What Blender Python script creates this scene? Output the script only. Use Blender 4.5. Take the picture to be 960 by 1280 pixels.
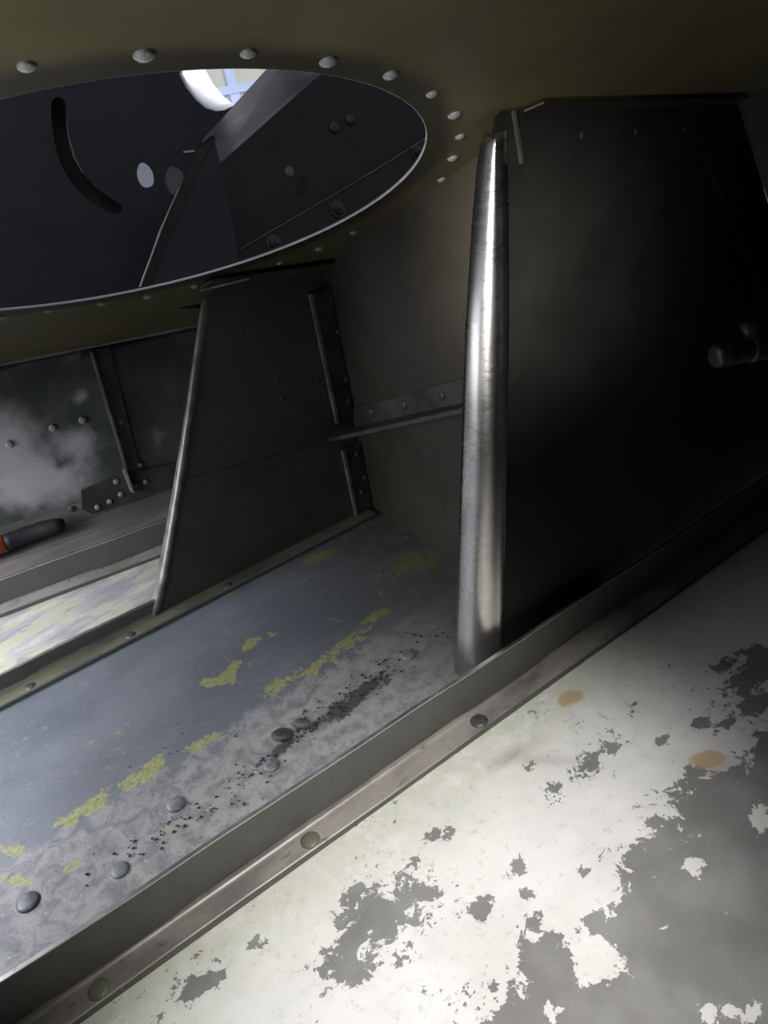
import bpy, bmesh, math, random
import numpy as np
from mathutils import Vector, Matrix, noise
random.seed(7)
S = bpy.context.scene
C = S.collection
for o in list(bpy.data.objects): bpy.data.objects.remove(o)

# ------------------------------------------------------------------ camera
F = 980.0; CAMH = .45                      # focal length in pixels of the 960x1280 frame
vx = np.array([1820, -940, F]); X = vx/np.linalg.norm(vx)
wz = np.array([300, 1602.9, F]); Z = -wz/np.linalg.norm(wz)
Yv = np.cross(Z, X); Yv /= np.linalg.norm(Yv); Z = np.cross(X, Yv)
R = np.array([X, Yv, Z])                   # world = R @ (image right, image down, forward)
O = np.array([0, 0, CAMH])
cd = bpy.data.cameras.new('camera'); cam = bpy.data.objects.new('camera', cd); C.objects.link(cam)
M = Matrix.Identity(4)
for r in range(3):
    M[r][0] = R[r][0]; M[r][1] = -R[r][1]; M[r][2] = -R[r][2]; M[r][3] = O[r]
cam.matrix_world = M
cd.sensor_fit = 'VERTICAL'; cd.sensor_height = 36; cd.lens = F/1280*36
cd.clip_start = .005; cd.clip_end = 50
S.camera = cam

# ------------------------------------------------------------------ world, lights, exposure
W = bpy.data.worlds.new('world'); S.world = W; W.use_nodes = True
bg = W.node_tree.nodes['Background']; bg.inputs[0].default_value = (.78, .83, 1, 1); bg.inputs[1].default_value = .2
S.view_settings.view_transform = 'Standard'; S.view_settings.look = 'None'
S.view_settings.gamma = 1; S.view_settings.use_curve_mapping = False; S.view_settings.exposure = 0

def aim(o, tgt):
    o.rotation_euler = (Vector(tgt)-o.location).to_track_quat('-Z', 'Y').to_euler()
def light(name, kind, loc, tgt, power, color, **k):
    l = bpy.data.lights.new(name, kind); l.energy = power; l.color = color
    for a, b in k.items(): setattr(l, a, b)
    o = bpy.data.objects.new(name, l); C.objects.link(o); o.location = loc; aim(o, tgt); return o
light('hatch_light', 'SPOT', (.10, .08, .52), (.135, .235, 0), 14.5, (1, .98, .965), spot_size=math.radians(52), spot_blend=1.0, shadow_soft_size=.035)
light('daylight_left', 'AREA', (-.20, .66, .19), (.0, .60, .0), 1.1, (.88, .91, 1), shape='RECTANGLE', size=.45, size_y=.12, spread=math.radians(120))
light('flange_streak_light', 'AREA', (-.16, .02, .42), (.335, .375, .31), .11, (1, .98, .97), shape='RECTANGLE', size=.09, size_y=.14, spread=math.radians(14))  # added narrow light that makes the streak on the near front flange
light('daylight_upper', 'AREA', (-.10, .45, 1.0), (.3, .95, .3), .6, (.84, .88, 1), shape='RECTANGLE', size=.4, size_y=.4)

# ------------------------------------------------------------------ geometry helpers
def ray(px, py): return R @ np.array([px-480, py-640, F])
def fl(px, py, z=0.): d = ray(px, py); return O+(z-CAMH)/d[2]*d          # onto a level z
def yy(px, py, y): d = ray(px, py); return O+y/d[1]*d                      # onto a bulkhead plane
def pl(px, py, p0, n): d = ray(px, py); return O+((p0-O)@n)/(d@n)*d        # onto any plane
def pr(P):
    c = R.T@(np.array(P)-O); return c[:2]/c[2]*F+[480, 640]
CA, CB, CC = .608, -.15, -.42              # the overhead sheet: z = CA + CB x + CC y
def cz(x, y): return CA+CB*x+CC*y
NN = np.array([-CB, -CC, 1]); NN /= np.linalg.norm(NN)
UU = np.array([1, 0, CB]); UU /= np.linalg.norm(UU); VV = np.cross(NN, UU)
C0 = np.array([0, 0, CA])
HC = C0+UU*.184+VV*.537; HR = .1845        # round opening
def up(u, v, n=0): return C0+UU*u+VV*v+NN*n
def kp(px, py, k): return pl(px, py, C0+VV*k, VV)

def link(name, me, mat=None, parent=None, smooth=False):
    o = bpy.data.objects.new(name, me); C.objects.link(o)
    if mat: me.materials.append(mat)
    if smooth:
        for p in me.polygons: p.use_smooth = True
    if parent: o.parent = parent
    return o
def mesh(name, vs, fs, mat, parent=None, smooth=False, bevel=0, origin=None):
    vs = [np.array(v, float) for v in vs]
    loc = None
    if parent is not None: org = np.array(PARENT.get(parent.name, (0, 0, 0)), float)
    else: org = np.mean(vs, axis=0) if origin is None else np.array(origin, float); loc = org
    me = bpy.data.meshes.new(name); me.from_pydata([tuple(v-org) for v in vs], [], fs)
    bm = bmesh.new(); bm.from_mesh(me); bmesh.ops.recalc_face_normals(bm, faces=bm.faces[:]); bm.to_mesh(me); bm.free()
    o = link(name, me, mat, parent, smooth)
    if loc is not None: o.location = loc; PARENT[o.name] = loc
    if bevel:
        b = o.modifiers.new('bevel', 'BEVEL'); b.width = bevel; b.segments = 2; b.limit_method = 'ANGLE'; b.angle_limit = math.radians(40)
    return o
PARENT = {}
def thing(name, label, cat, loc, group=None):
    o = bpy.data.objects.new(name, None); C.objects.link(o); o.location = loc; o.empty_display_size = .02
    PARENT[o.name] = np.array(loc, float); tag(o, label, cat, group); return o
def tag(o, label, cat, group=None):
    o['label'] = label; o['category'] = cat
    if group: o['group'] = group
    return o
def struct(o): o['kind'] = 'structure'; return o
def prism(poly, off):
    n = len(poly); off = np.array(off, float)
    vs = [np.array(p, float) for p in poly]+[np.array(p, float)+off for p in poly]
    fs = [tuple(range(n)), tuple(range(2*n-1, n-1, -1))]+[(i, (i+1) % n, n+(i+1) % n, n+i) for i in range(n)]
    return vs, fs
def join(*g):
    V, Fc = [], []
    for vs, fs in g:
        b = len(V); V += list(vs); Fc += [tuple(i+b for i in f) for f in fs]
    return V, Fc
def box(a, b): return prism([(a[0], a[1], a[2]), (b[0], a[1], a[2]), (b[0], b[1], a[2]), (a[0], b[1], a[2])], (0, 0, b[2]-a[2]))
def frame_of(n):
    n = np.array(n, float); n /= np.linalg.norm(n)
    a = np.cross(n, [0, 0, 1.]) if abs(n[2]) < .9 else np.cross(n, [1., 0, 0]); a /= np.linalg.norm(a)
    return a, np.cross(n, a), n
def lathe(c, n, prof, seg=20):
    a, b, n = frame_of(n); c = np.array(c, float); vs, fs = [], []
    for r, h in prof:
        for i in range(seg):
            t = 2*math.pi*i/seg; vs.append(c+n*h+a*r*math.cos(t)+b*r*math.sin(t))
    for j in range(len(prof)-1):
        for i in range(seg): fs.append((j*seg+i, j*seg+(i+1) % seg, (j+1)*seg+(i+1) % seg, (j+1)*seg+i))
    fs.append(tuple(range(seg))); fs.append(tuple(range((len(prof)-1)*seg, len(prof)*seg)))
    return vs, fs
def rivet(c, n, r, parent, mat, name='rivet', h=.35, seg=14):
    vs, fs = lathe(c, n, [(r, -.0004), (r, r*h*.35), (r*.86, r*h*.75), (r*.55, r*h*.97), (r*.15, r*h*1.04)], seg)
    return mesh(name, vs, fs, mat, parent, smooth=True)
def hexbolt(c, n, r, parent, mat, name='bolt'):
    a = lathe(c, n, [(r*1.45, 0), (r*1.45, r*.18), (r*1.3, r*.22)], 20)
    b = lathe(np.array(c)+frame_of(n)[2]*r*.2, n, [(r, 0), (r, r*.6), (r*.88, r*.72)], 6)
    d = lathe(np.array(c)+frame_of(n)[2]*r*.8, n, [(r*.5, 0), (r*.5, r*.5), (r*.4, r*.6)], 12)
    return mesh(name, *join(a, b, d), mat, parent)
def tube(pts, r, seg=14, radii=None):
    pts = [np.array(p, float) for p in pts]; vs, fs = [], []; a = None
    for i, p in enumerate(pts):
        t = pts[min(i+1, len(pts)-1)]-pts[max(i-1, 0)]; t /= np.linalg.norm(t)
        if a is None: a, b, _ = frame_of(t)
        a = a-t*(a@t); a /= np.linalg.norm(a); b = np.cross(t, a); rr = radii[i] if radii else r
        for k in range(seg):
            q = 2*math.pi*k/seg; vs.append(p+rr*(a*math.cos(q)+b*math.sin(q)))
    for i in range(len(pts)-1):
        for k in range(seg): fs.append((i*seg+k, i*seg+(k+1) % seg, (i+1)*seg+(k+1) % seg, (i+1)*seg+k))
    fs.append(tuple(range(seg))); fs.append(tuple(range((len(pts)-1)*seg, len(pts)*seg)))
    return vs, fs

# ------------------------------------------------------------------ materials
class NT:
    def __init__(s, name):
        s.m = bpy.data.materials.new(name); s.m.use_nodes = True; s.t = s.m.node_tree
        s.b = s.t.nodes['Principled BSDF']
    def n(s, typ, **k):
        x = s.t.nodes.new(typ)
        for a, b in k.items(): setattr(x, a, b)
        return x
    def put(s, sock, v):
        if isinstance(v, bpy.types.NodeSocket): s.t.links.new(v, sock)
        elif isinstance(v, (tuple, list)) and len(v) == 3 and sock.type == 'RGBA': sock.default_value = (*v, 1)
        else: sock.default_value = v
    def noise(s, scale, detail=4, rough=.6, stretch=(1, 1, 1), dist=0, off=(0, 0, 0)):
        tc = s.n('ShaderNodeTexCoord'); mp = s.n('ShaderNodeMapping'); mp.inputs['Scale'].default_value = stretch; mp.inputs['Location'].default_value = off
        s.t.links.new(tc.outputs['Object'], mp.inputs[0]); t = s.n('ShaderNodeTexNoise')
        t.inputs['Scale'].default_value = scale; t.inputs['Detail'].default_value = detail; t.inputs['Roughness'].default_value = rough; t.inputs['Distortion'].default_value = dist
        s.t.links.new(mp.outputs[0], t.inputs['Vector']); return t.outputs['Fac']
    def math(s, op, a, b=0., c=None):
        x = s.n('ShaderNodeMath', operation=op); s.put(x.inputs[0], a); s.put(x.inputs[1], b)
        if c is not None: s.put(x.inputs[2], c)
        return x.outputs[0]
    def ramp(s, v, lo, hi, a=0., b=1., smooth=True):
        x = s.n('ShaderNodeMapRange'); x.interpolation_type = 'SMOOTHSTEP' if smooth else 'LINEAR'
        for i, q in enumerate((v, lo, hi, a, b)): s.put(x.inputs[i], q)
        return x.outputs[0]
    def mix(s, f, a, b):
        x = s.n('ShaderNodeMix', data_type='RGBA'); s.put(x.inputs[0], f); s.put(x.inputs[6], a); s.put(x.inputs[7], b); return x.outputs[2]
    def attr(s, name):
        x = s.n('ShaderNodeAttribute'); x.attribute_name = name; return x.outputs['Fac']
    def bump(s, h, strength=.3, dist=.001):
        x = s.n('ShaderNodeBump'); x.inputs['Strength'].default_value = strength; x.inputs['Distance'].default_value = dist
        s.put(x.inputs['Height'], h); s.t.links.new(x.outputs[0], s.b.inputs['Normal'])
    def fin(s, col, rough=.5, metal=0., spec=None):
        s.put(s.b.inputs['Base Color'], col); s.put(s.b.inputs['Roughness'], rough); s.put(s.b.inputs['Metallic'], metal)
        if spec is not None: s.b.inputs['Specular IOR Level'].default_value = spec
        return s.m
def plain(name, col, rough=.5, metal=0., var=.3, scale=25, spec=None, stretch=(1, 1, 1), bump=.15):
    t = NT(name); n = t.noise(scale, 5, .6, stretch); f = t.noise(scale*9, 3, .7)
    c = t.mix(t.ramp(n, .3, .72), tuple(x*(1-var) for x in col), tuple(min(1, x*(1+var)) for x in col))
    c = t.mix(t.ramp(f, .62, .75, 0, .25), c, tuple(x*.4 for x in col))
    t.bump(f, bump, .0005)
    return t.fin(c, t.ramp(n, .25, .75, rough*.8, min(1, rough*1.2)), metal, spec)
def sheet_metal(name, col, r0=.25, r1=.5, metal=1., stretch=(1, 1, 8), scratch=.3):
    t = NT(name); n = t.noise(14, 5, .6); s = t.noise(120, 3, .6, stretch); f = t.noise(260, 3, .75)
    c = t.mix(t.ramp(n, .3, .75), tuple(x*.75 for x in col), col)
    c = t.mix(t.ramp(f, .64, .7, 0, scratch*1.6), c, tuple(x*.25 for x in col))
    t.bump(s, .03, .0003)
    return t.fin(c, t.ramp(t.math('ADD', t.math('MULTIPLY', n, .6), t.math('MULTIPLY', s, .4)), .3, .7, r0, r1), metal)

M_alu = sheet_metal('bare aluminium', (.66, .64, .61), .24, .34, 1., (1, 1, 3), .2)
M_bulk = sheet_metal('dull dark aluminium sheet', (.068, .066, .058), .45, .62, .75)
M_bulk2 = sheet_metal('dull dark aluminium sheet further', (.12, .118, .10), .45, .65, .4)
M_shine = plain('sheared edge', (.85, .85, .85), .4, .3, .1, 60)
M_edge = sheet_metal('worn bright edge', (.75, .73, .7), .3, .5)
M_lip = plain('worn grey flange', (.30, .28, .25), .45, .5, .35, 60)
M_rivet = plain('scuffed rivet metal', (.33, .33, .31), .65, .2, .4, 400)
M_rivdk = plain('dark rivet', (.10, .10, .095), .45, .4, .3, 300)
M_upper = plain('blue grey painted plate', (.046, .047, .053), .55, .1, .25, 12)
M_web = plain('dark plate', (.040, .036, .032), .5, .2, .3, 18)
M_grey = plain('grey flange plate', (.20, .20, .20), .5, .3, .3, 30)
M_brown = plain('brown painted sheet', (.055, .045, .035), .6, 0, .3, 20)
M_wall = plain('olive brown wall paint', (.085, .072, .05), .6, .1, .35, 14)
M_frame = plain('olive grey angle', (.065, .063, .05), .55, .2, .3, 30)
M_dark = plain('black rubber', (.015, .015, .018), .6, 0, .4, 60)
M_orange = plain('orange paint', (.5, .10, .03), .5, 0, .3, 90)
M_white = plain('white painted ring', (.85, .85, .88), .45, 0, .05, 20)
M_bar = plain('pale blue window bar', (.62, .68, .88), .5, 0, .06, 20)
M_blue = plain('blue grey painted rivet', (.17, .175, .185), .45, .1, .35, 150)
M_pipe = plain('chipped fitting', (.10, .097, .088), .4, .5, .6, 130)

def stringer_mat():
    t = NT('grey green stringer paint'); n = t.noise(16, 5, .6); w = t.noise(70, 5, .7)
    tc = t.n('ShaderNodeTexCoord'); sp = t.n('ShaderNodeSeparateXYZ'); t.t.links.new(tc.outputs['Object'], sp.inputs[0])
    c = t.mix(t.ramp(n, .35, .7), (.135, .135, .125), (.17, .165, .15))
    c = t.mix(t.ramp(n, .44, .48, 0, .35), c, (.10, .105, .095))
    c = t.mix(t.ramp(w, .66, .72, 0, .5), c, (.07, .07, .065))
    t.bump(w, .1, .0005)
    return t.fin(c, t.ramp(w, .3, .7, .42, .6), .25)
M_str = stringer_mat()
def foot_mat():
    t = NT('foot flange worn paint'); n = t.noise(30, 5, .65, (.4, 1, 1)); w = t.noise(160, 4, .7, (.5, 1, 1))
    c = t.mix(t.ramp(n, .35, .65), (.19, .175, .16), (.37, .345, .31))
    c = t.mix(t.ramp(w, .6, .68, 0, .7), c, (.12, .11, .10))
    t.bump(w, .15, .0005)
    return t.fin(c, .42, .2)
M_foot = foot_mat()
def foot2_mat():
    t = NT('greenish foot flange'); n = t.noise(40, 5, .65, (.4, 1, 1))
    c = t.mix(t.ramp(n, .35, .65), (.085, .09, .065), (.165, .165, .11)); return t.fin(c, .5, .1)
M_foot2 = foot2_mat()

def ceiling_mat():
    t = NT('olive painted overhead sheet'); n = t.noise(9, 5, .6); w = t.noise(60, 5, .7)
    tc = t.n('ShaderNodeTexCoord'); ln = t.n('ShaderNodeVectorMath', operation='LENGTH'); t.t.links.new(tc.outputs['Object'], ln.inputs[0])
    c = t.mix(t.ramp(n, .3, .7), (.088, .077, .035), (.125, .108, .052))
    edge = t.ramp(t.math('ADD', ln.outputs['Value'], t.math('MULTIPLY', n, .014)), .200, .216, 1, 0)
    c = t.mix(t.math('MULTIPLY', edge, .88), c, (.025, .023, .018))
    c = t.mix(t.ramp(w, .62, .72, 0, .5), c, (.04, .035, .022))
    t.bump(w, .1, .0005)
    return t.fin(c, .5, .0)
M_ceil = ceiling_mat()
def edge_ring_mat(): return sheet_metal('bright sheared edge', (.8, .8, .8), .25, .45)
M_ring = edge_ring_mat()

# ------------------------------------------------------------------ grids that carry paint wear as attributes
def grid(name, x0, x1, y0, y1, step, mat, fn, z=0., point=None):
    nx = int(round((x1-x0)/step))+1; ny = int(round((y1-y0)/step))+1; vs = []; at = []
    for j in range(ny):
        for i in range(nx):
            a, b = x0+(x1-x0)*i/(nx-1), y0+(y1-y0)*j/(ny-1)
            p = point(a, b) if point else np.array([a, b, z]); vs.append(p); at.append(fn(p))
    fs = [(j*nx+i, j*nx+i+1, (j+1)*nx+i+1, (j+1)*nx+i) for j in range(ny-1) for i in range(nx-1)]
    me = bpy.data.meshes.new(name); me.from_pydata([tuple(v) for v in vs], [], fs)
    for key in at[0]:
        A = me.attributes.new(key, 'FLOAT', 'POINT'); A.data.foreach_set('value', [d[key] for d in at])
    o = link(name, me, mat, None, True)
    return struct(o)
def blob(p, c, r, ang=0):
    dx, dy = p[0]-c[0], p[1]-c[1]; ca, sa = math.cos(ang), math.sin(ang)
    a, b = (dx*ca+dy*sa)/r[0], (-dx*sa+dy*ca)/r[1]
    return math.exp(-(a*a+b*b))
def inside(p, poly):
    ins = False; dm = 1e9; n = len(poly)
    for i in range(n):
        (x1, y1), (x2, y2) = poly[i], poly[(i+1) % n]
        if (y1 > p[1]) != (y2 > p[1]) and p[0] < (x2-x1)*(p[1]-y1)/(y2-y1)+x1: ins = not ins
        L = (x2-x1)**2+(y2-y1)**2; t = max(0, min(1, ((p[0]-x1)*(x2-x1)+(p[1]-y1)*(y2-y1))/L))
        dm = min(dm, math.hypot(p[0]-x1-t*(x2-x1), p[1]-y1-t*(y2-y1)))
    return dm if ins else -dm

bare_poly = [(975, 915), (935, 945), (900, 965), (870, 955), (835, 1000), (850, 1035), (825, 1030), (785, 1052), (765, 1075), (775, 1100), (770, 1135), (725, 1140), (715, 1170), (660, 1160), (650, 1190), (640, 1240), (600, 1290), (560, 1420), (1500, 1500), (1500, 900)]
isl = [((870, 1082), 11), ((745, 1190), 22), ((760, 1205), 15), ((735, 1215), 14), ((690, 1265), 10), ((950, 1022), 16), ((885, 1270), 14), ((940, 1268), 12), ((915, 1262), 8)]
bare = [((470, 1150), (60, 38), -.5), ((430, 1205), (45, 32), -.7), ((520, 1120), (28, 18), -.5), ((440, 1120), (20, 12), -.6), ((600, 1135), (20, 17), -.6), ((646, 1085), (11, 12), 0), ((660, 1118), (9, 9), 0), ((663, 1150), (14, 14), 0),
        ((735, 955), (24, 12), -.6), ((760, 935), (18, 9), -.6), ((690, 988), (20, 8), -.4), ((660, 960), (8, 6), 0), ((930, 850), (30, 22), -.3), ((950, 830), (30, 26), -.3), ((905, 905), (22, 8), -.4), ((875, 903), (16, 7), -.5), ((945, 880), (30, 14), -.3),
        ((830, 925), (12, 6), -.4), ((870, 965), (14, 8), -.4), ((815, 1030), (14, 8), 0), ((540, 1045), (16, 8), -.5), ((515, 1080), (14, 7), -.6), ((560, 1040), (9, 8), 0), ((250, 1232), (40, 12), -.5), ((320, 1180), (20, 8), -.5), ((240, 1225), (22, 10), 0), ((730, 1090), (9, 9), 0), ((600, 1240), (30, 7), -.3), ((500, 1200), (10, 10), 0),
        ((790, 880), (8, 4), -.3), ((910, 830), (22, 9), -.3), ((965, 940), (30, 30), 0)]
def f_near(p):
    if p[1] < -.02: return dict(bare=.9, ochre=0., cream=0., stain=0.)
    q = pr(p); s = inside(q, bare_poly)
    b = 1/(1+math.exp(-max(-30, min(30, s/12.))))
    for c, r in isl: b -= 1.0*blob(q, c, (r*1.2, r))
    for c, r, a in bare: b = max(b, .92*blob(q, c, (r[0]*1.15, r[1]*1.15), a))
    o = max(blob(q, (885, 950), (26, 13)), .85*blob(q, (712, 873), (22, 11), -.3), .5*blob(q, (690, 938), (24, 9), -.2))
    st = max(.8*blob(q, (640, 945), (38, 8), -.5), .5*blob(q, (680, 950), (60, 7), .05), .6*blob(q, (900, 958), (40, 14)))
    return dict(bare=b, ochre=o, cream=math.exp(-((.335-p[1])/.05)**2)*(1 if p[0] < .4 else .5), stain=st)
def floor_near_mat():
    t = NT('flaking white primer over grey metal')
    n1 = t.noise(75, 6, .72, dist=.6); n2 = t.noise(260, 3, .6); n3 = t.noise(18, 4, .6); n4 = t.noise(140, 4, .7)
    f = t.math('ADD', t.attr('bare'), t.math('MULTIPLY', t.math('SUBTRACT', n1, .5), 2.3))
    f = t.math('ADD', f, t.math('MULTIPLY', t.math('SUBTRACT', n2, .5), .7))
    f = t.math('ADD', f, t.math('MULTIPLY', t.ramp(t.noise(150, 4, .75, off=(2, 7, 0)), .57, .63), t.ramp(t.noise(12, 2, .5), .45, .62, 0, .8)))
    m = t.ramp(f, .52, .56)
    paint = t.mix(t.ramp(n3, .3, .7), (.66, .65, .62), (.78, .765, .735))
    paint = t.mix(t.math('MULTIPLY', t.attr('cream'), t.ramp(n1, .3, .6)), paint, (.60, .61, .50))
    paint = t.mix(t.ramp(n4, .56, .68, 0, .45), paint, (.45, .43, .38))
    paint = t.mix(t.math('MULTIPLY', t.attr('stain'), .8), paint, (.28, .26, .25))
    metal = t.mix(t.ramp(n3, .3, .75), (.19, .185, .175), (.29, .285, .275))
    metal = t.mix(t.ramp(n2, .7, .76, 0, .6), metal, (.10, .10, .10))
    c = t.mix(m, paint, metal)
    oc = t.ramp(t.math('ADD', t.attr('ochre'), t.math('MULTIPLY', t.math('SUBTRACT', n1, .5), .9)), .35, .6, 0, .8)
    c = t.mix(oc, c, (.50, .36, .17))
    h = t.math('ADD', t.math('MULTIPLY', m, -1.), t.math('MULTIPLY', n2, .15)); t.bump(h, .35, .0006)
    return t.fin(c, t.ramp(m, 0, 1, .45, .5), .0)
yb = [((290, 838), (20, 9), -.9), ((262, 853), (20, 7), 0), ((315, 803), (20, 7), -.6), ((340, 793), (10, 4), 0), ((285, 850), (20, 7), 0), ((350, 855), (45, 12), -.5), ((440, 800), (50, 12), -.55), ((400, 830), (30, 12), -.5), ((12, 1062), (22, 13), 0), ((180, 965), (60, 14), -.55), ((110, 1010), (60, 13), -.5), ((85, 1085), (30, 8), -.5), ((250, 930), (40, 10), -.5), ((520, 700), (50, 22), -.2), ((400, 695), (40, 9), -.4), ((20, 1100), (30, 10), 0), ((470, 770), (30, 10), -.5)]
def f_bay2(p):
    q = pr(p) if p[1] > .3 else (-999, 0)
    y = max([s*blob(q, c, (r[0]*1.1, r[1]*1.1), a) for (c, r, a), s in zip(yb, [1.05, 1.05, 1, .9, 1]+[.86]*20)])
    # worn pale lilac strip that runs along the near stringer
    d = (q[1]-(1085-.62*q[0]))
    pale = 1/(1+math.exp(-max(-30, min(30, d/14.))))
    g = max(blob(q, (440, 875), (110, 16), -.62), .9*blob(q, (350, 935), (60, 12), -.6), .5*blob(q, (560, 800), (60, 20), -.5), .6*blob(q, (230, 1035), (60, 6), -.5))
    return dict(yellow=y, pale=pale, grime=g, dirt=1/(1+math.exp(-(p[0]-.27)/.035)))  # last value: floor turns dark olive towards the right wall
def floor_bay2_mat():
    t = NT('blue grey paint over yellow primer')
    n1 = t.noise(70, 6, .7, dist=.5, off=(3, 1, 0)); n2 = t.noise(320, 3, .7); n3 = t.noise(14, 4, .6, (.5, 1, 1)); n4 = t.noise(60, 5, .75, (.25, 1, 1), off=(5, 0, 0))
    base = t.mix(t.ramp(n3, .3, .7), (.135, .148, .168), (.20, .21, .235))
    base = t.mix(t.ramp(n4, .60, .7, 0, .3), base, (.26, .27, .30))
    pf = t.ramp(t.math('ADD', t.attr('pale'), t.math('MULTIPLY', t.math('SUBTRACT', n1, .5), 1.1)), .4, .75)
    pal = t.mix(t.ramp(n1, .35, .6), (.19, .19, .195), (.34, .325, .32))
    pal = t.mix(t.ramp(n2, .62, .68, 0, .55), pal, (.60, .60, .62))
    c = t.mix(pf, base, pal)
    yf = t.ramp(t.math('ADD', t.attr('yellow'), t.math('MULTIPLY', t.math('SUBTRACT', n1, .5), 1.7)), .58, .68, 0, .85)
    c = t.mix(yf, c, t.mix(t.ramp(n2, .4, .6), (.30, .29, .10), (.42, .42, .19)))
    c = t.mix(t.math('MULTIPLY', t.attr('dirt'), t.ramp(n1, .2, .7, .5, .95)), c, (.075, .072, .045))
    c = t.mix(t.math('MULTIPLY', t.ramp(t.noise(95, 5, .75, (.6, 1, 1), off=(1, 8, 0)), .56, .63, 0, .55), t.ramp(t.noise(16, 2, .5, off=(4, 0, 0)), .45, .6)), c, (.33, .33, .17))
    c = t.mix(t.ramp(t.noise(210, 3, .7, off=(6, 6, 0)), .64, .68, 0, .6), c, (.06, .06, .065))
    gf = t.ramp(t.math('ADD', t.attr('grime'), t.math('MULTIPLY', t.math('SUBTRACT', n1, .5), 1.8)), .62, .8, 0, .85)
    c = t.mix(gf, c, (.035, .03, .032))
    t.bump(t.math('ADD', n2, t.math('MULTIPLY', n1, 2.)), .25, .0006)
    return t.fin(c, t.ramp(n2, .3, .7, .40, .6), .1)
def floor_bay3_mat():
    t = NT('pale lilac paint with yellow streaks')
    n1 = t.noise(38, 5, .65, (.45, 1.5, 1), .4); n2 = t.noise(200, 3, .7); n3 = t.noise(30, 4, .6, (.5, 1.4, 1), off=(9, 2, 0))
    c = t.mix(t.ramp(n3, .4, .6), (.36, .345, .355), (.48, .465, .47))
    c = t.mix(t.ramp(n1, .50, .54, 0, .9), c, (.55, .53, .40))
    c = t.mix(t.ramp(n3, .60, .63, 0, .8), c, (.62, .61, .48))
    t.bump(n1, .2, .0006); return t.fin(c, .55)

S1Y, B1Y, B2Y = .3505, .3665, .662
grid('floor', -.55, 1.0, -.35, .351, .0045, floor_near_mat(), f_near)
grid('floor', -.55, .44, .351, .668, .0055, floor_bay2_mat(), f_bay2)
grid('floor', -.55, .50, .668, 1.02, .02, floor_bay3_mat(), lambda p: dict(a=0.))

# ------------------------------------------------------------------ overhead sheet with the round opening
def make_ceiling():
    th = .003; seg = 144; rings = [HR, .20, .23]
    def outer(t):
        # boundary of the sheet in its own (u,v) plane, relative to the opening centre
        c, s = math.cos(t), math.sin(t); best = 9
        for d, lim in ((c, .85), (-c, .75), (s, .56), (-s, .98)):
            if d > 1e-6: best = min(best, lim/d)
        return best
    vs = []; fs = []
    for side in (0, 1):
        for k in range(4):
            for i in range(seg):
                t = 2*math.pi*i/seg; r = rings[k] if k < 3 else outer(t)
                vs.append((r*math.cos(t), r*math.sin(t), th*side))
    L = 4*seg
    for i in range(seg):
        j = (i+1) % seg
        for k in range(3):
            fs.append((k*seg+i, k*seg+j, (k+1)*seg+j, (k+1)*seg+i)); fs.append((L+k*seg+i, L+(k+1)*seg+i, L+(k+1)*seg+j, L+k*seg+j))
        fs.append((i, L+i, L+j, j)); fs.append((3*seg+i, 3*seg+j, L+3*seg+j, L+3*seg+i))
    me = bpy.data.meshes.new('ceiling'); me.from_pydata(vs, [], fs)
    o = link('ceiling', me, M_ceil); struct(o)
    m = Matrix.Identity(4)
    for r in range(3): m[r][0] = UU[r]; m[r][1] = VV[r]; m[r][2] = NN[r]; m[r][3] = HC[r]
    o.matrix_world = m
    # bright sheared lip round the opening
    pts = []; a0 = 0
    vs, fs = [], []; ks = 4
    for i in range(seg):
        t = 2*math.pi*i/seg
        for r, h in ((HR-.0003, .0001), (HR-.0003, .0019), (HR+.001, .0019), (HR+.001, .0001)): vs.append((r*math.cos(t), r*math.sin(t), h))
    for i in range(seg):
        for k in range(ks): fs.append((i*ks+k, ((i+1) % seg)*ks+k, ((i+1) % seg)*ks+(k+1) % ks, i*ks+(k+1) % ks))
    me = bpy.data.meshes.new('opening_lip'); me.from_pydata(vs, [], fs); r = link('opening_lip', me, M_shine, o, True)
    r['label'] = 'bright bare metal lip of the round opening'
    # rivets round the opening
    px = [(-110, 105), (33, 82), (180, 68), (310, 66), (410, 76), (488, 93), (540, 117), (568, 143), (575, 170), (566, 197), (552, 224), (523, 250), (443, 290), (400, 310), (350, 328), (300, 345), (244, 357), (185, 370), (127, 379), (60, 388), (0, 396)]
    base = None
    for p in px:
        P = pl(*p, C0, NN)-HC; u, v = P@UU, P@VV
        if base is None:
            vs, fs = lathe((0, 0, 0), (0, 0, -1), [(.0042, -.0005), (.0042, .0006), (.0034, .0015), (.0018, .0022), (.0004, .0024)], 12)
            base = bpy.data.meshes.new('rivet'); base.from_pydata([tuple(x) for x in vs], [], fs); base.materials.append(M_rivet)
            for f in base.polygons: f.use_smooth = True
        q = bpy.data.objects.new('rivet', base); C.objects.link(q); q.parent = o; q.location = (u, v, 0)
        s = random.uniform(.75, 1.1); q.scale = (s, s, s)
    return o
make_ceiling()

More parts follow.
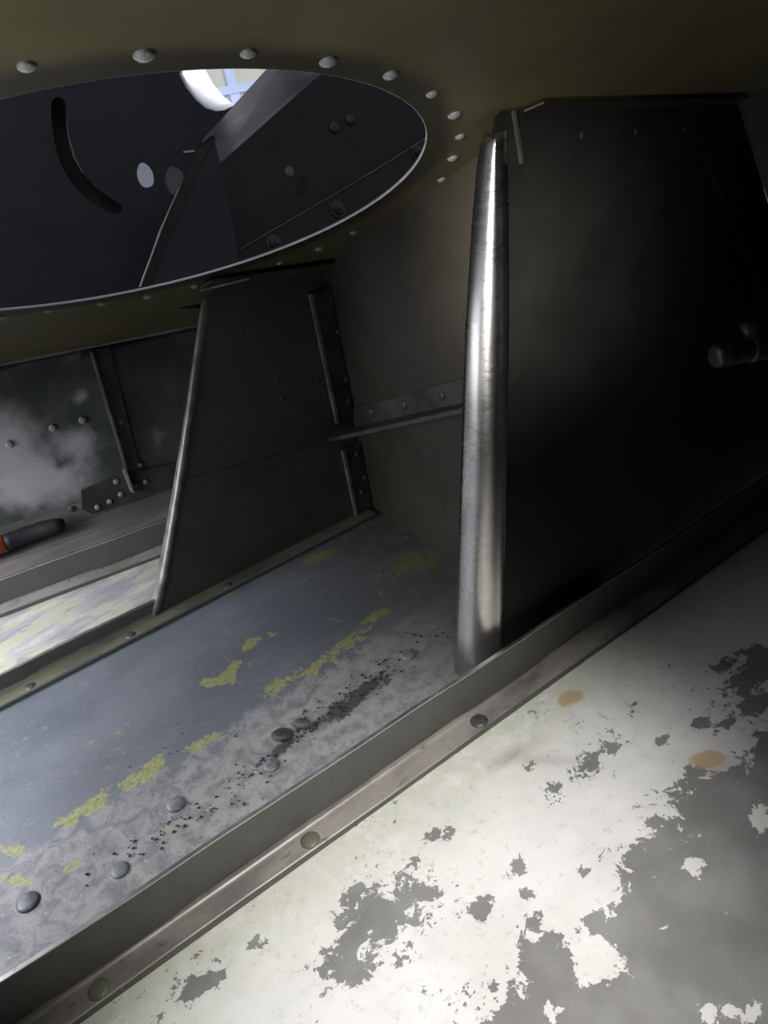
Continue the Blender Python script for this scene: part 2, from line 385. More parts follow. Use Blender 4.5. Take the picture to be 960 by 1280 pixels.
# ------------------------------------------------------------------ side, far and near walls
def quad_wall(name, pts, off, mat):
    return struct(mesh(name, *prism(pts, off), mat))
WX = .372
def wall_right_mat():
    t = NT('mottled brown olive wall'); n = t.noise(13, 5, .65); w = t.noise(55, 5, .7)
    c = t.mix(t.ramp(n, .35, .65), (.036, .030, .020), (.062, .050, .034))
    c = t.mix(t.ramp(n, .50, .62, 0, .7), c, (.035, .033, .026)); c = t.mix(t.ramp(w, .60, .7, 0, .4), c, (.05, .06, .05))
    return t.fin(c, .6, .05)
M_wr = wall_right_mat()
wr = quad_wall('wall_right', [(WX, .37, 0), (WX, 1.0, 0), (WX, 1.0, cz(WX, 1.0)), (WX, .37, cz(WX, .37))], (.004, 0, 0), M_wr)
def xs(z): return .56+.65*(.378-z)
quad_wall('wall_side', [(xs(0), .372, 0), (xs(0), -.35, 0), (xs(.75), -.35, .75), (xs(.40), .372, .40)], (.01, 0, 0), M_wr)
quad_wall('wall_back', [(-.55, -.35, 0), (.9, -.35, 0), (.9, -.35, cz(.9, -.35)), (-.55, -.35, cz(-.55, -.35))], (0, -.01, 0), M_wall)
quad_wall('wall_left', [(-.56, -.35, 0), (-.56, .40, 0), (-.56, .40, cz(-.56, .40)), (-.56, -.35, cz(-.56, -.35))], (-.01, 0, 0), M_wall)
# far wall: leans towards us
FA, FB, FD = fl(0, 692, .036), fl(213, 610, .036), np.array([.096, .885, .225])
FN = np.cross(FB-FA, FD-FA); FN /= np.linalg.norm(FN)
if FN[1] > 0: FN = -FN
FU = (FB-FA)/np.linalg.norm(FB-FA); FW = np.cross(FU, FN); FW = FW if FW[2] > 0 else -FW
def fw(px, py, off=0): return pl(px, py, FA+FN*off, FN)
def f_far(p):
    q = pr(p)
    s = max(blob(q, (40, 600), (75, 42), -.1), .9*blob(q, (0, 560), (60, 60)), .75*blob(q, (95, 560), (45, 45)), .8*blob(q, (100, 497), (16, 12)), .5*blob(q, (195, 540), (16, 26)), .35*blob(q, (30, 460), (60, 16)))
    s -= .55*blob(q, (75, 576), (14, 8))+.3*blob(q, (100, 515), (14, 16))
    return dict(smear=s)
def far_mat():
    t = NT('green grey wall with pale smear'); n = t.noise(22, 5, .65); w = t.noise(70, 5, .7)
    f = t.ramp(t.math('ADD', t.attr('smear'), t.math('MULTIPLY', t.math('SUBTRACT', n, .5), .9)), .25, .85)
    c = t.mix(t.ramp(n, .35, .65), (.055, .065, .06), (.095, .105, .10))
    c = t.mix(f, c, (.5, .48, .49)); c = t.mix(t.ramp(w, .58, .7, 0, .35), c, (.12, .12, .13))
    t.bump(w, .12, .0006); return t.fin(c, .6)
def far_pt(a, b):
    P = FA+FU*a+FW*b; m = cz(P[0], P[1])-.0008
    if P[2] > m: P = P-FW*(P[2]-m)/FW[2]
    return P
grid('wall_far', -.75, .345, -.04, .230, .012, far_mat(), f_far, point=far_pt)
far_wall = bpy.data.objects['wall_far']
for p in [(12, 555), (66, 535), (103, 525)]:
    rivet(fw(*p), FN, .0042, far_wall, M_rivet, h=.6)

# ------------------------------------------------------------------ near bulkhead
bk = thing('bulkhead', 'tall dark metal bulkhead plate with a bright rolled front edge, nearest on the right', 'bulkhead', (.45, B1Y, 0))
def fx(z, xt, xb, zt): return xb+(xt-xb)*z/zt     # front edge x at height z
zs = [0, .04, .08, .12, .16, .20, .24, .28, .32, .345, .365, .378, .386, .392]
# outline of flange lip, seen against the photo
LP = [(568, 850, .030), (568, 835, .030), (575, 600, .026), (582, 400, .020), (592, 250, .015), (598, 192, .012), (606, 160, .009)]
LP = sorted([(q[2], q[0], d) for q, d in ((yy(a, b, B1Y+d), d) for a, b, d in LP)])
RP = sorted([(q[2], q[0]) for q in (yy(a, b, B1Y) for a, b in ((620, 860), (620, 800), (622, 600), (624, 400), (622, 250), (620, 190), (622, 140)))])
def lip_x(z): return float(np.interp(z, [a[0] for a in LP], [a[1] for a in LP]))
def lip_d(z): return float(np.interp(z, [a[0] for a in LP], [a[2] for a in LP]))
def rt_x(z): return float(np.interp(z, [a[0] for a in RP], [a[1] for a in RP]))
sections = []
for k, z in enumerate(zs):
    xl, xr, d = lip_x(z), rt_x(z), lip_d(z)
    prof = [(xr+.0075, .0), (xr+.006, 0), (xr+.0045, -.0006), (xr+.003, -.0009), (xr+.0015, -.0005), (xr, 0)]
    for i in range(1, 11):
        t = math.pi/2*i/10; prof.append((xr-(xr-xl)*math.sin(t), .68*d*(1-math.cos(t))))
    prof.append((xl+.0002, d*.85)); prof.append((xl+.0008, d))
    sections.append([(a, B1Y+b, z) for a, b in prof])
n = len(sections[0]); vs = [p for s in sections for p in s]
fs = [(k*n+i, k*n+i+1, (k+1)*n+i+1, (k+1)*n+i) for k in range(len(zs)-1) for i in range(n-1)]
fo = mesh('front_flange', vs, fs, M_alu, bk, True)
sm = fo.modifiers.new('thick', 'SOLIDIFY'); sm.thickness = .0014; sm.offset = 0
fo['label'] = 'bright rolled front flange of the bulkhead'
zt = cz(.56, B1Y)
xa = rt_x(.385)+.007
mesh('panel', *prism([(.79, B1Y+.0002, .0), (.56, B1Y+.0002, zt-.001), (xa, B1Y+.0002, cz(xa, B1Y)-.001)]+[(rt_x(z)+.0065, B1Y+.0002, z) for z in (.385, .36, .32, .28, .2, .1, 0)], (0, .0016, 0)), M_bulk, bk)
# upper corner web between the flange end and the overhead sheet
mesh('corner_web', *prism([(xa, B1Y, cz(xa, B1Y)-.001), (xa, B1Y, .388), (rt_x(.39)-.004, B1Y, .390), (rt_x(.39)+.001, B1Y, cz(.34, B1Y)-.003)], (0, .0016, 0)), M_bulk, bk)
# top angle: leg hanging on the face
def tz(x): return cz(x, B1Y)-.001
mesh('top_angle', *join(prism([(.348, B1Y-.0002, tz(.352)-.028), (.558, B1Y-.0002, tz(.558)-.028), (.556, B1Y-.0002, tz(.556)), (.3495, B1Y-.0002, tz(.3495))], (0, -.0022, 0)),
     prism([(.352, B1Y-.0024, tz(.352)-.0012), (.556, B1Y-.0024, tz(.556)-.0012), (.556, B1Y-.012, tz(.556)+.0028), (.358, B1Y-.012, tz(.358)+.0028)], (0, 0, .001))), M_bulk, bk)
e = mesh('angle_end', *prism([(.3435, B1Y-.0006, tz(.3445)), (.3470, B1Y-.0006, tz(.348)-.028), (.3490, B1Y-.0006, tz(.348)-.028), (.3455, B1Y-.0006, tz(.3445))], (0, -.0026, 0)), M_frame, bk)
e['label'] = 'worn end of the top angle'
for x in (.40, .45, .50): rivet((x, B1Y-.0024, tz(x)-.015), (0, -1, 0), .003, bk, M_bulk)
mesh('rear_angle', *prism([(.520, B1Y-.0002, tz(.52)-.03), (.552, B1Y-.0002, tz(.552)-.03), (.700, B1Y-.0002, .14), (.665, B1Y-.0002, .14)], (0, -.0018, 0)), M_bulk, bk)

# ------------------------------------------------------------------ second bulkhead
b2 = thing('bulkhead', 'smaller dark bulkhead plate with thin pale front edge, standing beyond the blue grey floor', 'bulkhead', (.25, B2Y, 0))
def e2(z): return .104+.142*(z/.28)**.92
zs2 = [.003, .04, .08, .12, .16, .20, .24, .268, .280]
poly = [(e2(z)+.004, B2Y, z) for z in zs2]+[(.275, B2Y, cz(.275, B2Y)-.001), (WX-.001, B2Y, cz(WX, B2Y)-.001), (WX-.001, B2Y, .003)]
# lower and upper sheets lap at a seam
def seam(x): return .128-(x-.163)*.16
lo = [(e2(z)+.004, B2Y, z) for z in (.003, .04, .08, .12)]+[(e2(.1278)+.004, B2Y, seam(.17)), (WX-.001, B2Y, seam(WX)), (WX-.001, B2Y, .003)]
hi = [(e2(.13)+.004, B2Y+.0012, seam(.17)-.004)]+[(e2(z)+.004, B2Y+.0012, z) for z in (.16, .20, .24, .268, .280)]+[(.275, B2Y+.0012, cz(.275, B2Y)-.001), (WX-.001, B2Y+.0012, cz(WX, B2Y)-.001), (WX-.001, B2Y+.0012, seam(WX)-.004)]
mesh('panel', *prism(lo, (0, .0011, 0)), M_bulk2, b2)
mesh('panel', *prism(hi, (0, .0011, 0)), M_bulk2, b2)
secs = []
for z in zs2:
    x0 = e2(z); r = .0010+.0026*(1-z/.28); prof = [(x0+.0062, 0), (x0+r, 0)]
    for i in range(1, 7): t = -math.pi/2-(math.pi/2)*i/6; prof.append((x0+r+r*math.cos(t), r+r*math.sin(t)))
    prof.append((x0, r+.001+.008*(1-z/.28)))
    secs.append([(a, B2Y-.0006+b, z) for a, b in prof])
n = len(secs[0]); vs = [p for s in secs for p in s]
fs = [(k*n+i, k*n+i+1, (k+1)*n+i+1, (k+1)*n+i) for k in range(len(zs2)-1) for i in range(n-1)]
fo = mesh('front_flange', vs, fs, M_lip, b2, True); sm = fo.modifiers.new('thick', 'SOLIDIFY'); sm.thickness = .0012; sm.offset = 0
fo['label'] = 'thin pale grey front flange'
# top angle with its worn end
def t2(x): return cz(x, B2Y)-.0015
mesh('top_angle', *prism([(.246, B2Y-.001, t2(.246)-.002), (WX-.002, B2Y-.001, t2(WX)-.002), (WX-.002, B2Y-.02, t2(WX)+.006), (.250, B2Y-.02, t2(.25)+.006)], (0, 0, -.0016)), M_frame, b2)
mesh('angle_end', *prism([(.244, B2Y-.002, t2(.244)-.004), (.283, B2Y-.019, t2(.283)+.003), (.283, B2Y-.022, t2(.283)+.004), (.244, B2Y-.005, t2(.244)-.003)], (0, 0, -.002)), M_lip, b2)
# vertical corner angle, in two lengths either side of the wall stringer
for k, (za, zb_) in enumerate(((.004, .086), (.118, .253))):
    mesh('corner_angle', *box((.350, B2Y-.0035, za), (WX-.001, B2Y-.0002, zb_)), M_frame, b2, bevel=.0006)
    mesh('angle_edge', *box((.3475, B2Y-.0045, za), (.3505, B2Y-.0002, zb_)), M_lip, b2)
for p in [(416, 372), (424, 414), (434, 474), (437, 502), (447, 567), (457, 597), (453, 615)]:
    rivet(yy(*p, B2Y-.0035), (0, -1, 0), .0036, b2, M_rivdk)
for p in [(347, 473), (353, 498), (385, 388), (312, 388), (398, 476)]:
    rivet(yy(*p, B2Y), (0, -1, 0), .0026, b2, M_rivdk)

# ------------------------------------------------------------------ horizontal stringer on the right wall of the middle bay
ws = thing('wall_stringer', 'olive horizontal stiffening angle on the wall between the two bulkheads', 'stiffener', (WX, .55, .13))
def wz_(y): return .104+(B2Y-y)*.405
mesh('upper_leg', *prism([(WX-.0012, B2Y-.005, wz_(B2Y)+.001), (WX-.0012, .372, wz_(.372)), (WX-.0012, .372, wz_(.372)+.024), (WX-.0012, B2Y-.005, wz_(B2Y)+.023)], (-.0022, 0, 0)), M_frame, ws, bevel=.0005)
mesh('lower_leg', *prism([(WX-.003, B2Y-.005, wz_(B2Y)), (WX-.003, .372, wz_(.372)), (WX-.022, .372, wz_(.372)), (WX-.036, B2Y-.005, wz_(B2Y)), ], (0, 0, .0024)), M_frame, ws)
mesh('leg_edge', *prism([(WX-.022, .372, wz_(.372)-.0012), (WX-.036, B2Y-.005, wz_(B2Y)-.0012), (WX-.0385, B2Y-.005, wz_(B2Y)-.0012), (WX-.0245, .372, wz_(.372)-.0012)], (0, 0, .0042)), M_frame, ws)
for y in (.62, .56, .50, .44): rivet((WX-.0034, y, wz_(y)+.012), (-1, 0, 0), .0042, ws, M_rivdk)

# ------------------------------------------------------------------ floor stringers
def stringer(label, xa, xb, ya, yb, h_a, h_b, foot, fm, edge, t=.0025, um=None, extra=None):
    """ya/yb: y of the upright at xa/xb; the foot points to us"""
    s = thing('floor_stringer', label, 'stringer', ((xa+xb)/2, (ya+yb)/2, 0))
    N_ = 24; ring = []
    for i in range(N_+1):
        k = i/N_; x = xa+(xb-xa)*k; y = ya+(yb-ya)*k; h = h_a+(h_b-h_a)*k
        wob = .0007*math.sin(x*37)+.0004*math.sin(x*91)
        ring.append([(x, y+wob, .0005), (x, y+wob, h-.0008), (x, y+t+wob, h-.0008), (x, y+t+wob, .0005)])
    vs = [p for r in ring for p in r]; fs = [(i*4+j, i*4+(j+1) % 4, (i+1)*4+(j+1) % 4, (i+1)*4+j) for i in range(N_) for j in range(4)]+[(0, 1, 2, 3), (N_*4, N_*4+1, N_*4+2, N_*4+3)]
    mesh('upright', vs, fs, um or M_str, s, bevel=.0005)
    # worn top edge
    ring = [[(r[0][0], r[0][1]-.0002, r[1][2]-.0004), (r[0][0], r[0][1]-.0002, r[1][2]+.0006), (r[0][0], r[2][1]+.0002, r[1][2]+.0006), (r[0][0], r[2][1]+.0002, r[1][2]-.0004)] for r in ring]
    vs = [p for r in ring for p in r]
    e = mesh('top_edge', vs, fs, edge, s); e['label'] = 'rubbed bright top edge'
    # foot with a rounded fillet at the fold
    ring = []
    for i in range(N_+1):
        k = i/N_; x = xa+(xb-xa)*k; y = ya+(yb-ya)*k; q = []
        wob = .0006*math.sin(x*23+1)
        q += [(x, y-foot+wob, .0003), (x, y-foot+wob, .0042), (x, y-foot+wob+.0008, .0048), (x, y-.004, .0048)]
        for a in range(5): tt = a/4*math.pi/2; q.append((x, y-.004+.004*math.sin(tt), .0048+.004*(1-math.cos(tt))))
        q += [(x, y, .0003)]; ring.append(q)
    n = len(ring[0]); vs = [p for r in ring for p in r]
    fs = [(i*n+j, i*n+(j+1) % n, (i+1)*n+(j+1) % n, (i+1)*n+j) for i in range(N_) for j in range(n)]+[tuple(range(n)), tuple(range(N_*n, N_*n+n))]
    f = mesh('foot', vs, fs, fm, s); f['label'] = 'foot flange fastened to the floor'
    vs, fs = prism([(xa, ya-foot-.0008, .0003), (xa, ya-foot-.0008, .0040), (xb, yb-foot-.0008, .0040), (xb, yb-foot-.0008, .0003)], (0, .0012, 0))
    f = mesh('foot_edge', vs, fs, um or M_str, s); f['label'] = 'cut edge of the foot flange, painted darker for its shade'  # strip takes the darker upright paint to show the shaded front face
    return s
s1 = stringer('long grey floor stringer running diagonally in front of the tall bulkhead', -.55, .74, S1Y, S1Y, .0490, .0385, .0185, M_foot, M_edge)
for p in [(602, 902), (390, 1048), (137, 1256)]:
    P = fl(*p, .003); rivet((P[0]-.002, .3395, .003), (0, 0, 1), .0072, s1, M_rivdk if p[0] > 500 else M_foot2, 'bolt_head', .5, 22)
s2 = stringer('grey green floor stringer carrying the smaller bulkhead', -.55, .365, B2Y+.003, B2Y+.003, .030, .0040+.012, .019, M_foot2, M_edge)
for p in [(38, 858), (165, 797), (290, 738)]:
    P = fl(*p, .003); rivet((P[0], .652, .003), (0, 0, 1), .0055, s2, M_rivdk, 'bolt_head', .5, 18)
def y3(x): return .806-.17*x
s3 = stringer('far floor stringer with a bright top edge below the shelf', -.5, .36, y3(-.5), y3(.36), .036, .036, .012, M_foot, M_edge)
# shelf behind it: two lapped strips
sh = thing('shelf', 'grey ledge of lapped strips between far stringer and far wall', 'shelf', (0, .85, .03))
def line_on(x, p, q): return p[1]+(q[1]-p[1])*(x-p[0])/(q[0]-p[0])
fa, fb = fl(0, 705, .036), fl(205, 635, .036); wa, wb = FA, FB
def strip(name, f0, f1, z0, th, mat, xa=-.5, xb=.36):
    return mesh(name, *prism([(xa, f0(xa), z0), (xb, f0(xb), z0), (xb, f1(xb), z0), (xa, f1(xa), z0)], (0, 0, th)), mat, sh, bevel=.0005)
M_shelf = plain('grey brown ledge', (.20, .185, .17), .5, .2, .3, 40, stretch=(.3, 1, 1))
M_shelf2 = plain('dark grey ledge', (.15, .145, .135), .5, .2, .3, 40, stretch=(.3, 1, 1))
g0 = lambda x: y3(x)+.001
g1 = lambda x: line_on(x, fa, fb)
g2 = lambda x: line_on(x, wa, wb)
strip('front_strip', g0, lambda x: g1(x)+.004, .033, .0026, M_shelf)
strip('rear_strip', g1, lambda x: g2(x)-.001, .0352, .0022, M_shelf2)

# ------------------------------------------------------------------ far wall fittings
fr = thing('wall_frame', 'dark upright angle riveted to the far wall, left of the smaller bulkhead', 'stiffener', fw(165, 612))
def fpoly(pp, o): return [fw(*p, o) for p in pp]
mesh('flat_leg', *prism(fpoly([(118, 437), (136, 434), (178, 600), (163, 606)], .0006), FN*.002), M_shelf2, fr)
mesh('standing_leg', *prism([fw(112, 440, .0006), fw(163, 612, .0006), fw(163, 612, .0006)+FN*.012, fw(112, 440, .0006)+FN*.012], FU*.0022), M_shelf2, fr)
mesh('worn_tip', *prism([fw(152, 586, .001), fw(162, 613, .001), fw(162, 613, .001)+FN*.013, fw(152, 586, .001)+FN*.013], FU*.0030), M_rivet, fr)
for p in [(151, 527), (175, 581)]: rivet(fw(*p, .0026), FN, .003, fr, M_rivet, h=.6)
br = thing('corner_bracket', 'dark riveted gusset bracket at the foot of the far wall angle', 'bracket', fw(150, 625))
mesh('plate', *prism(fpoly([(101, 612), (150, 592), (235, 575), (235, 606), (115, 642), (102, 636)], .003), FN*.002), M_frame, br, bevel=.0005)
for p in [(145, 602), (169, 607), (182, 602), (151, 618), (137, 627), (122, 634)]: rivet(fw(*p, .005), FN, .0032, br, M_rivet, h=.6)
wf = thing('wall_footing', 'pale grey angle strip along the base of the far wall', 'stiffener', fw(40, 655))
mesh('standing_strip', *prism(fpoly([(-160, 708), (0, 659), (103, 626), (235, 592), (235, 604), (103, 652), (0, 692), (-160, 752)], .0012), FN*.002), M_shelf, wf)
rivet(fw(90, 636, .0032), FN, .0035, wf, M_rivdk, h=.6)
hs = thing('hose_piece', 'short black rubber hose piece with an orange end on the far ledge', 'hose', yy(40, 668, .845))
p0, p1 = yy(4, 680, .846), yy(80, 655, .832)
pts = [p0+(p1-p0)*k+np.array([0, .004*math.sin(k*3), 0]) for k in np.linspace(0, 1, 9)]
mesh('body', *tube(pts, .009, 16, [.009, .0095, .0092, .0095, .009, .0095, .0092, .0085, .006]), M_dark, hs, True)
mesh('orange_end', *tube([p0-(p1-p0)*.55, p0-(p1-p0)*.2, p0+(p1-p0)*.04], .0098, 16), M_orange, hs, True)

# ------------------------------------------------------------------ pipe fitting at the right edge
pf = thing('pipe_fitting', 'small chipped metal pipe stub with a tee, against the dark bulkhead at right', 'fitting', (.55, .31, .2))
a, b = yy(893, 446, .318), yy(1010, 420, .30)
a2 = a+(b-a)*.02
mesh('barrel', *tube([a, a2, a+(b-a)*.06, b, b+(b-a)*.9], .0085, 20, [.0065, .0083, .0088, .0088, .0088]), M_pipe, pf, True)
c = a+(b-a)*.42
mesh('branch', *tube([c, c+np.array([-.002, .002, .010]), c+np.array([-.004, .004, .021])], .006, 16, [.0066, .0066, .0075]), M_pipe, pf, True)
mesh('collar', *tube([a+(b-a)*.34, a+(b-a)*.36, a+(b-a)*.50, a+(b-a)*.52], .0105, 20, [.009, .0104, .0104, .009]), M_pipe, pf, True)

# ------------------------------------------------------------------ rivets and loose bits on the middle floor
m_floor = [o for o in bpy.data.objects if o.name.startswith('floor') and o.type == 'MESH'][1]
for p, r in [((35, 1128), .0078), ((150, 1088), .0065), ((220, 1006), .0070), ((340, 957), .0065), ((510, 819), .0066)]:
    q = rivet(fl(*p), (0, 0, 1), r, m_floor, M_blue, h=.36, seg=20)
def loose(p, r, lab, tilt, name='loose_rivet'):
    P = fl(*p, .002); vs, fs = lathe(P, (math.sin(tilt), .2, math.cos(tilt)), [(r*.92, -.0016), (r, -.0008), (r, .0008), (r*.8, .0022), (r*.4, .0030), (r*.1, .0032)], 18)
    o = mesh(name, vs, fs, M_rivdk if tilt < .4 else M_shelf2, smooth=False, origin=P); return tag(o, lab, 'rivet')
loose((353, 918), .0085, 'loose dark rivet head, left of the pair lying beside the grime', .30)
loose((378, 904), .0068, 'loose grey rivet head, right of the pair lying beside the grime', .45)
def chips(name, n, mat, spots, size, label, cat, flat=.3):
    vs, fs = [], []
    for _ in range(n):
        c, sx, sy, an = random.choice(spots); a, b_ = random.gauss(0, sx), random.gauss(0, sy)
        px, py = c[0]+a*math.cos(an)-b_*math.sin(an), c[1]+a*math.sin(an)+b_*math.cos(an)
        P = fl(px, py, 0)
        if P[1] > .64 or P[1] < .372 and P[1] > .33: continue
        s = size*random.uniform(.4, 1.3); th = random.uniform(0, 6.3); k = random.randint(4, 6); ph = [th+6.283*i/k+random.uniform(-.3, .3) for i in range(k)]
        el = random.uniform(.35, 1); tilt = random.uniform(-.5, .5)
        po = [P+np.array([s*math.cos(t), s*el*math.sin(t), .0003+max(0, s*math.cos(t)*tilt)+abs(s*tilt)*.3]) for t in ph]
        v, f = prism(po, (0, 0, s*flat)); b0 = len(vs); vs += v; fs += [tuple(i+b0 for i in q) for q in f]
    o = mesh(name, vs, fs, mat); tag(o, label, cat); o['kind'] = 'stuff'; return o
M_chip = plain('dark dirt crumb', (.03, .027, .027), .8, 0, .4, 200)
M_shav = plain('shiny metal shaving', (.8, .8, .8), .2, 1, .1, 200)
sp = [((440, 868), 45, 9, -.62), ((500, 825), 40, 8, -.6), ((380, 905), 40, 8, -.6), ((330, 955), 50, 8, -.6), ((250, 1015), 60, 8, -.55), ((190, 1050), 60, 8, -.5), ((420, 885), 40, 5, -.6)]
chips('dirt_crumbs', 220, M_chip, sp, .0011, 'scattered dark dirt crumbs along the near side of the blue grey floor', 'dirt', .5)
chips('metal_shavings', 90, M_shav, sp+[((230, 930), 60, 20, -.5), ((200, 960), 60, 20, -.5)], .0008, 'tiny shiny metal shavings scattered on the blue grey floor', 'shavings', .2)
chips('foot_dust', 60, M_shav, [((330, 1110), 90, 5, -.62), ((480, 1000), 60, 5, -.62), ((690, 1000), 10, 3, 0)], .0006, 'fine bright dust specks beside the diagonal stringer', 'dust', .2)

# ------------------------------------------------------------------ structure above the round opening
K1, K2, K3 = 1.0, .86, .81
def plate_with_holes(name, outer, holes, th, mat, parent, k):
    bm = bmesh.new(); org = PARENT[parent.name]
    for loop in [outer]+holes:
        v = [bm.verts.new(tuple(np.array(p)-org)) for p in loop]
        for i in range(len(v)): bm.edges.new((v[i], v[(i+1) % len(v)]))
    bmesh.ops.triangle_fill(bm, use_beauty=True, edges=bm.edges[:], normal=tuple(VV))
    r = bmesh.ops.extrude_face_region(bm, geom=bm.faces[:])
    for g in r['geom']:
        if isinstance(g, bmesh.types.BMVert): g.co += Vector(VV*th)
    bmesh.ops.recalc_face_normals(bm, faces=bm.faces[:])
    me = bpy.data.meshes.new(name); bm.to_mesh(me); bm.free(); return link(name, me, mat, parent)
pt = thing('slotted_plate', 'dark blue grey plate with a curved slot seen through the round opening', 'plate', up(.1, K1, .2))
cl = [(73, 130), (73.5, 150), (77, 175), (84, 200), (96, 222), (113, 241), (130, 252), (145, 260)]
cl = [np.array(p, float) for p in cl]; L, Rr = [], []
hw = [9, 9.5, 9.5, 9.5, 9.5, 9, 8.5, 8]
for i, p in enumerate(cl):
    t = cl[min(i+1, 7)]-cl[max(i-1, 0)]; t /= np.linalg.norm(t); nn = np.array([-t[1], t[0]]); L.append(p+nn*hw[i]); Rr.append(p-nn*hw[i])
def cap(p, t, r, a0): return [p+r*np.array([math.cos(a), math.sin(a)]) for a in a0]
t0 = cl[0]-cl[1]; t1 = cl[-1]-cl[-2]; A0 = math.atan2(t0[1], t0[0]); A1 = math.atan2(t1[1], t1[0])
slot = L+cap(cl[-1], t1, 8, [A1+math.pi/2-math.pi*i/6 for i in range(1, 6)])+Rr[::-1]+cap(cl[0], t0, 9, [A0+math.pi/2-math.pi*i/6 for i in range(1, 6)])
slot = [kp(p[0], p[1], K1) for p in slot]
oval = []
for i in range(20):
    t = 2*math.pi*i/20; a, b = 10.5*math.cos(t), 16.5*math.sin(t)*(1+.06*math.sin(3*t)); q = -.25
    oval.append(kp(182+a*math.cos(q)-b*math.sin(q), 219+a*math.sin(q)+b*math.cos(q), K1))
# big round hole fitted to its visible rim
rim = [(224, 93), (233, 110), (245, 125), (257, 135), (270, 139), (281, 137.5), (292, 130)]
Q = np.array([[(kp(*p, K1)-C0)@UU, (kp(*p, K1)-C0)@NN] for p in rim])
sol = np.linalg.lstsq(np.c_[2*Q, np.ones(len(Q))], (Q**2).sum(1), rcond=None)[0]; rc = sol[:2]; rr = math.sqrt(sol[2]+rc@rc)
print('round hole', rc, rr)
rim_px = [(224, 93), (233, 110), (245, 125), (257, 135), (270, 139), (281, 137.5), (300, 128), (322, 108), (338, 84)]
cpx = np.array([284., 76.]); loop = [np.array(p, float) for p in rim_px]; loop += [2*cpx-p for p in loop]
bigr = [kp(p[0], p[1], K1) for p in loop]
outer = [up(-.75, K1, .005), up(1.1, K1, .005), up(1.1, K1, .75), up(-.75, K1, .75)]
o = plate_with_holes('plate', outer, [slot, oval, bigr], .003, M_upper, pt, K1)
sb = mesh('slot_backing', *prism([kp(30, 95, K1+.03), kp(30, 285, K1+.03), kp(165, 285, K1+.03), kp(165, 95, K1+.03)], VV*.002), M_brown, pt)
mesh('slot_highlight', *tube([kp(p[0], p[1], K1-.001) for p in Rr[1:5]], .0012, 8, [.0005, .0012, .0012, .0006]), M_grey, pt)  # pale tube drawn in as the highlight along the slot's right side
# white ring duct behind the round hole
dc = thing('ring_duct', 'bright white round duct lip showing at top of the opening', 'duct', up(rc[0], K1+.02, rc[1]))
vs, fs = [], []; nl = len(loop)
for dv, sc_, q in ((.0035, 1.0, 0), (.012, 1.0, .15), (.06, .97, 1), (.0605, 1.02, 1), (.012, 1.06, .15), (.0035, 1.06, 0)):
    for p in loop:
        w_ = cpx+(p-cpx)*sc_+np.array([31, -5])*q; vs.append(kp(w_[0], w_[1], K1+dv))
for k in range(6):
    for i in range(nl): fs.append((k*nl+i, k*nl+(i+1) % nl, ((k+1) % 6)*nl+(i+1) % nl, ((k+1) % 6)*nl+i))
mesh('duct_wall', vs, fs, M_white, dc, True)
# daylight window seen through the duct
def emis(name, col, st):
    t = NT(name); n = t.noise(6, 2, .5); t.put(t.b.inputs['Emission Color'], t.mix(t.ramp(n, .3, .7), col, tuple(c*.75 for c in col))); t.b.inputs['Emission Strength'].default_value = st
    return t.fin((.02, .02, .02), .6)
wn = thing('daylight_window', 'bright distant window with pale blue crossing bars', 'window', kp(300, 115, 1.8))
mesh('pane', *prism([kp(200, 20, 1.82), kp(200, 160, 1.82), kp(420, 160, 1.82), kp(420, 20, 1.82)], VV*.01), emis('window glow', (.60, .60, .57), .9), wn)
mesh('bar', *prism([kp(274, 60, 1.80), kp(286, 60, 1.80), kp(306, 145, 1.80), kp(294, 145, 1.80)], VV*.015), M_bar, wn)
mesh('bar', *prism([kp(240, 116, 1.795), kp(360, 93, 1.795), kp(360, 103, 1.795), kp(240, 127, 1.795)], VV*.015), M_bar, wn)
light('ceiling_fill', 'AREA', (-.30, .26, .20), (-.02, .30, .46), .28, (.95, .96, 1), shape='RECTANGLE', size=.2, size_y=.2, spread=math.radians(70))  # added fill, aimed up to brighten the left of the overhead sheet
light('bar_fill', 'AREA', up(rc[0]+.35, K1+.5, rc[1]+.3), kp(300, 115, 1.8), 1.3, (.85, .9, 1), shape='RECTANGLE', size=.3, size_y=.3)  # added light that brightens the front of the window bars
light('window_daylight', 'AREA', up(rc[0]+.38, K1+.24, rc[1]+.12), up(rc[0]-.02, K1+.03, rc[1]-.06), 2.0, (.92, .94, 1), shape='RECTANGLE', size=.25, size_y=.25)
# deep beam: grey side + dark web
bmq = thing('beam', 'dark beam with a grey diagonal side crossing behind the round opening', 'beam', kp(330, 200, K2))
mesh('grey_side', *prism([kp(357, 60, K1-.004), kp(252, 176, K1-.004), kp(270, 215, K2), kp(276, 203, K2), kp(390, 101, K2), kp(440, 60, K2)], UU*.003), M_grey, bmq)
def web_pt(px, py): return kp(px, py, K2)
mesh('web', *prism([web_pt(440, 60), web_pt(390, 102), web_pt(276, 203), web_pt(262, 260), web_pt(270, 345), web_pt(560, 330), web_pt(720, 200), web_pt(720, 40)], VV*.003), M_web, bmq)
for p in [(417, 160), (437, 150)]: rivet(kp(*p, K2), -VV, .0065, bmq, M_rivdk, h=.6)
rivet(kp(362, 215, K2), -VV, .006, bmq, M_grey, h=.25)
hole = mesh('dark_slot', *prism([kp(378+6*math.cos(t), 233+12*math.sin(t), K2-.0006) for t in np.linspace(0, 2*math.pi, 17)[:-1]], VV*.0005), M_dark, bmq)
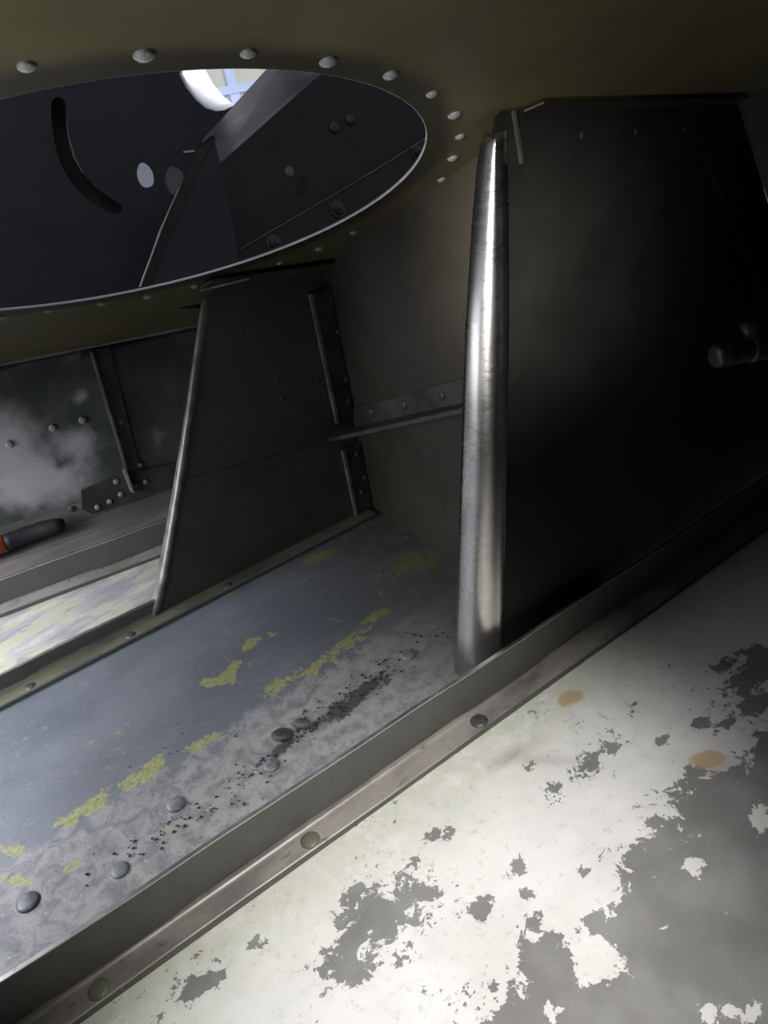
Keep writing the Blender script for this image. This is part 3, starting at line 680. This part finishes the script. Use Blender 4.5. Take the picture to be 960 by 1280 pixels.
# bolted strip
bs = thing('bolted_strip', 'dark curved strip with three round washers and bolts behind the opening edge', 'strip', kp(420, 265, K2-.01))
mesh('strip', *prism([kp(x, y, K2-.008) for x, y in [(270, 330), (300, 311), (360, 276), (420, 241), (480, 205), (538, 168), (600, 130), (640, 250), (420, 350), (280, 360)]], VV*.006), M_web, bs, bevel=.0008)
mesh('strip_edge', *prism([kp(x, y, K2-.0085) for x, y in [(300, 311), (360, 276), (420, 241), (480, 205), (538, 168), (538, 169.6), (480, 206.6), (420, 242.6), (360, 277.6), (300, 312.6)]], -VV*.001), M_grey, bs)
for p in [(522, 191), (422, 262), (343, 305)]: hexbolt(kp(*p, K2-.008), -VV, .0068, bs, M_rivdk)
# tall gusset in front of the slotted plate
gs = thing('gusset_plate', 'dark triangular gusset with a worn folded edge beyond the opening', 'gusset', kp(250, 300, K3))
mesh('plate', *prism([kp(267, 172, K3), kp(262, 176, K3), kp(218, 270, K3), kp(176, 362, K3), kp(165, 385, K3), kp(304, 385, K3), kp(296, 310, K3), kp(281, 225, K3)], VV*.003), M_upper, gs)
fe = [(264, 170), (248, 184), (235, 212), (219, 250), (205, 280), (192, 312), (180, 345), (172, 372)]
fr_ = [(271, 172), (258, 192), (245, 222), (229, 260), (214, 292), (202, 322), (190, 352), (182, 378)]
mesh('folded_edge', *prism([kp(*p, K3-.004) for p in fe]+[kp(*p, K3-.001) for p in fr_[::-1]], VV*.0015), M_frame, gs)
ed = [(224, 235), (210, 266), (200, 290), (190, 318), (180, 345), (172, 368)]
mesh('worn_edge', *tube([kp(*p, K3-.005) for p in ed], .0011, 8, [.0004, .0008, .0013, .001, .0012, .0012]), M_edge, gs)
mesh('pin', *tube([kp(229, 191, K3-.006), kp(243, 189.5, K3-.006)], .0016, 10), M_edge, gs)
mesh('lit_patch', *prism([kp(*p, .93) for p in [(207, 222), (209, 213), (214, 208), (221, 209), (228, 216), (232, 228), (229, 240), (222, 247), (214, 243), (209, 233)]], VV*.004), M_grey, gs)  # grey plate standing in for a soft patch of light
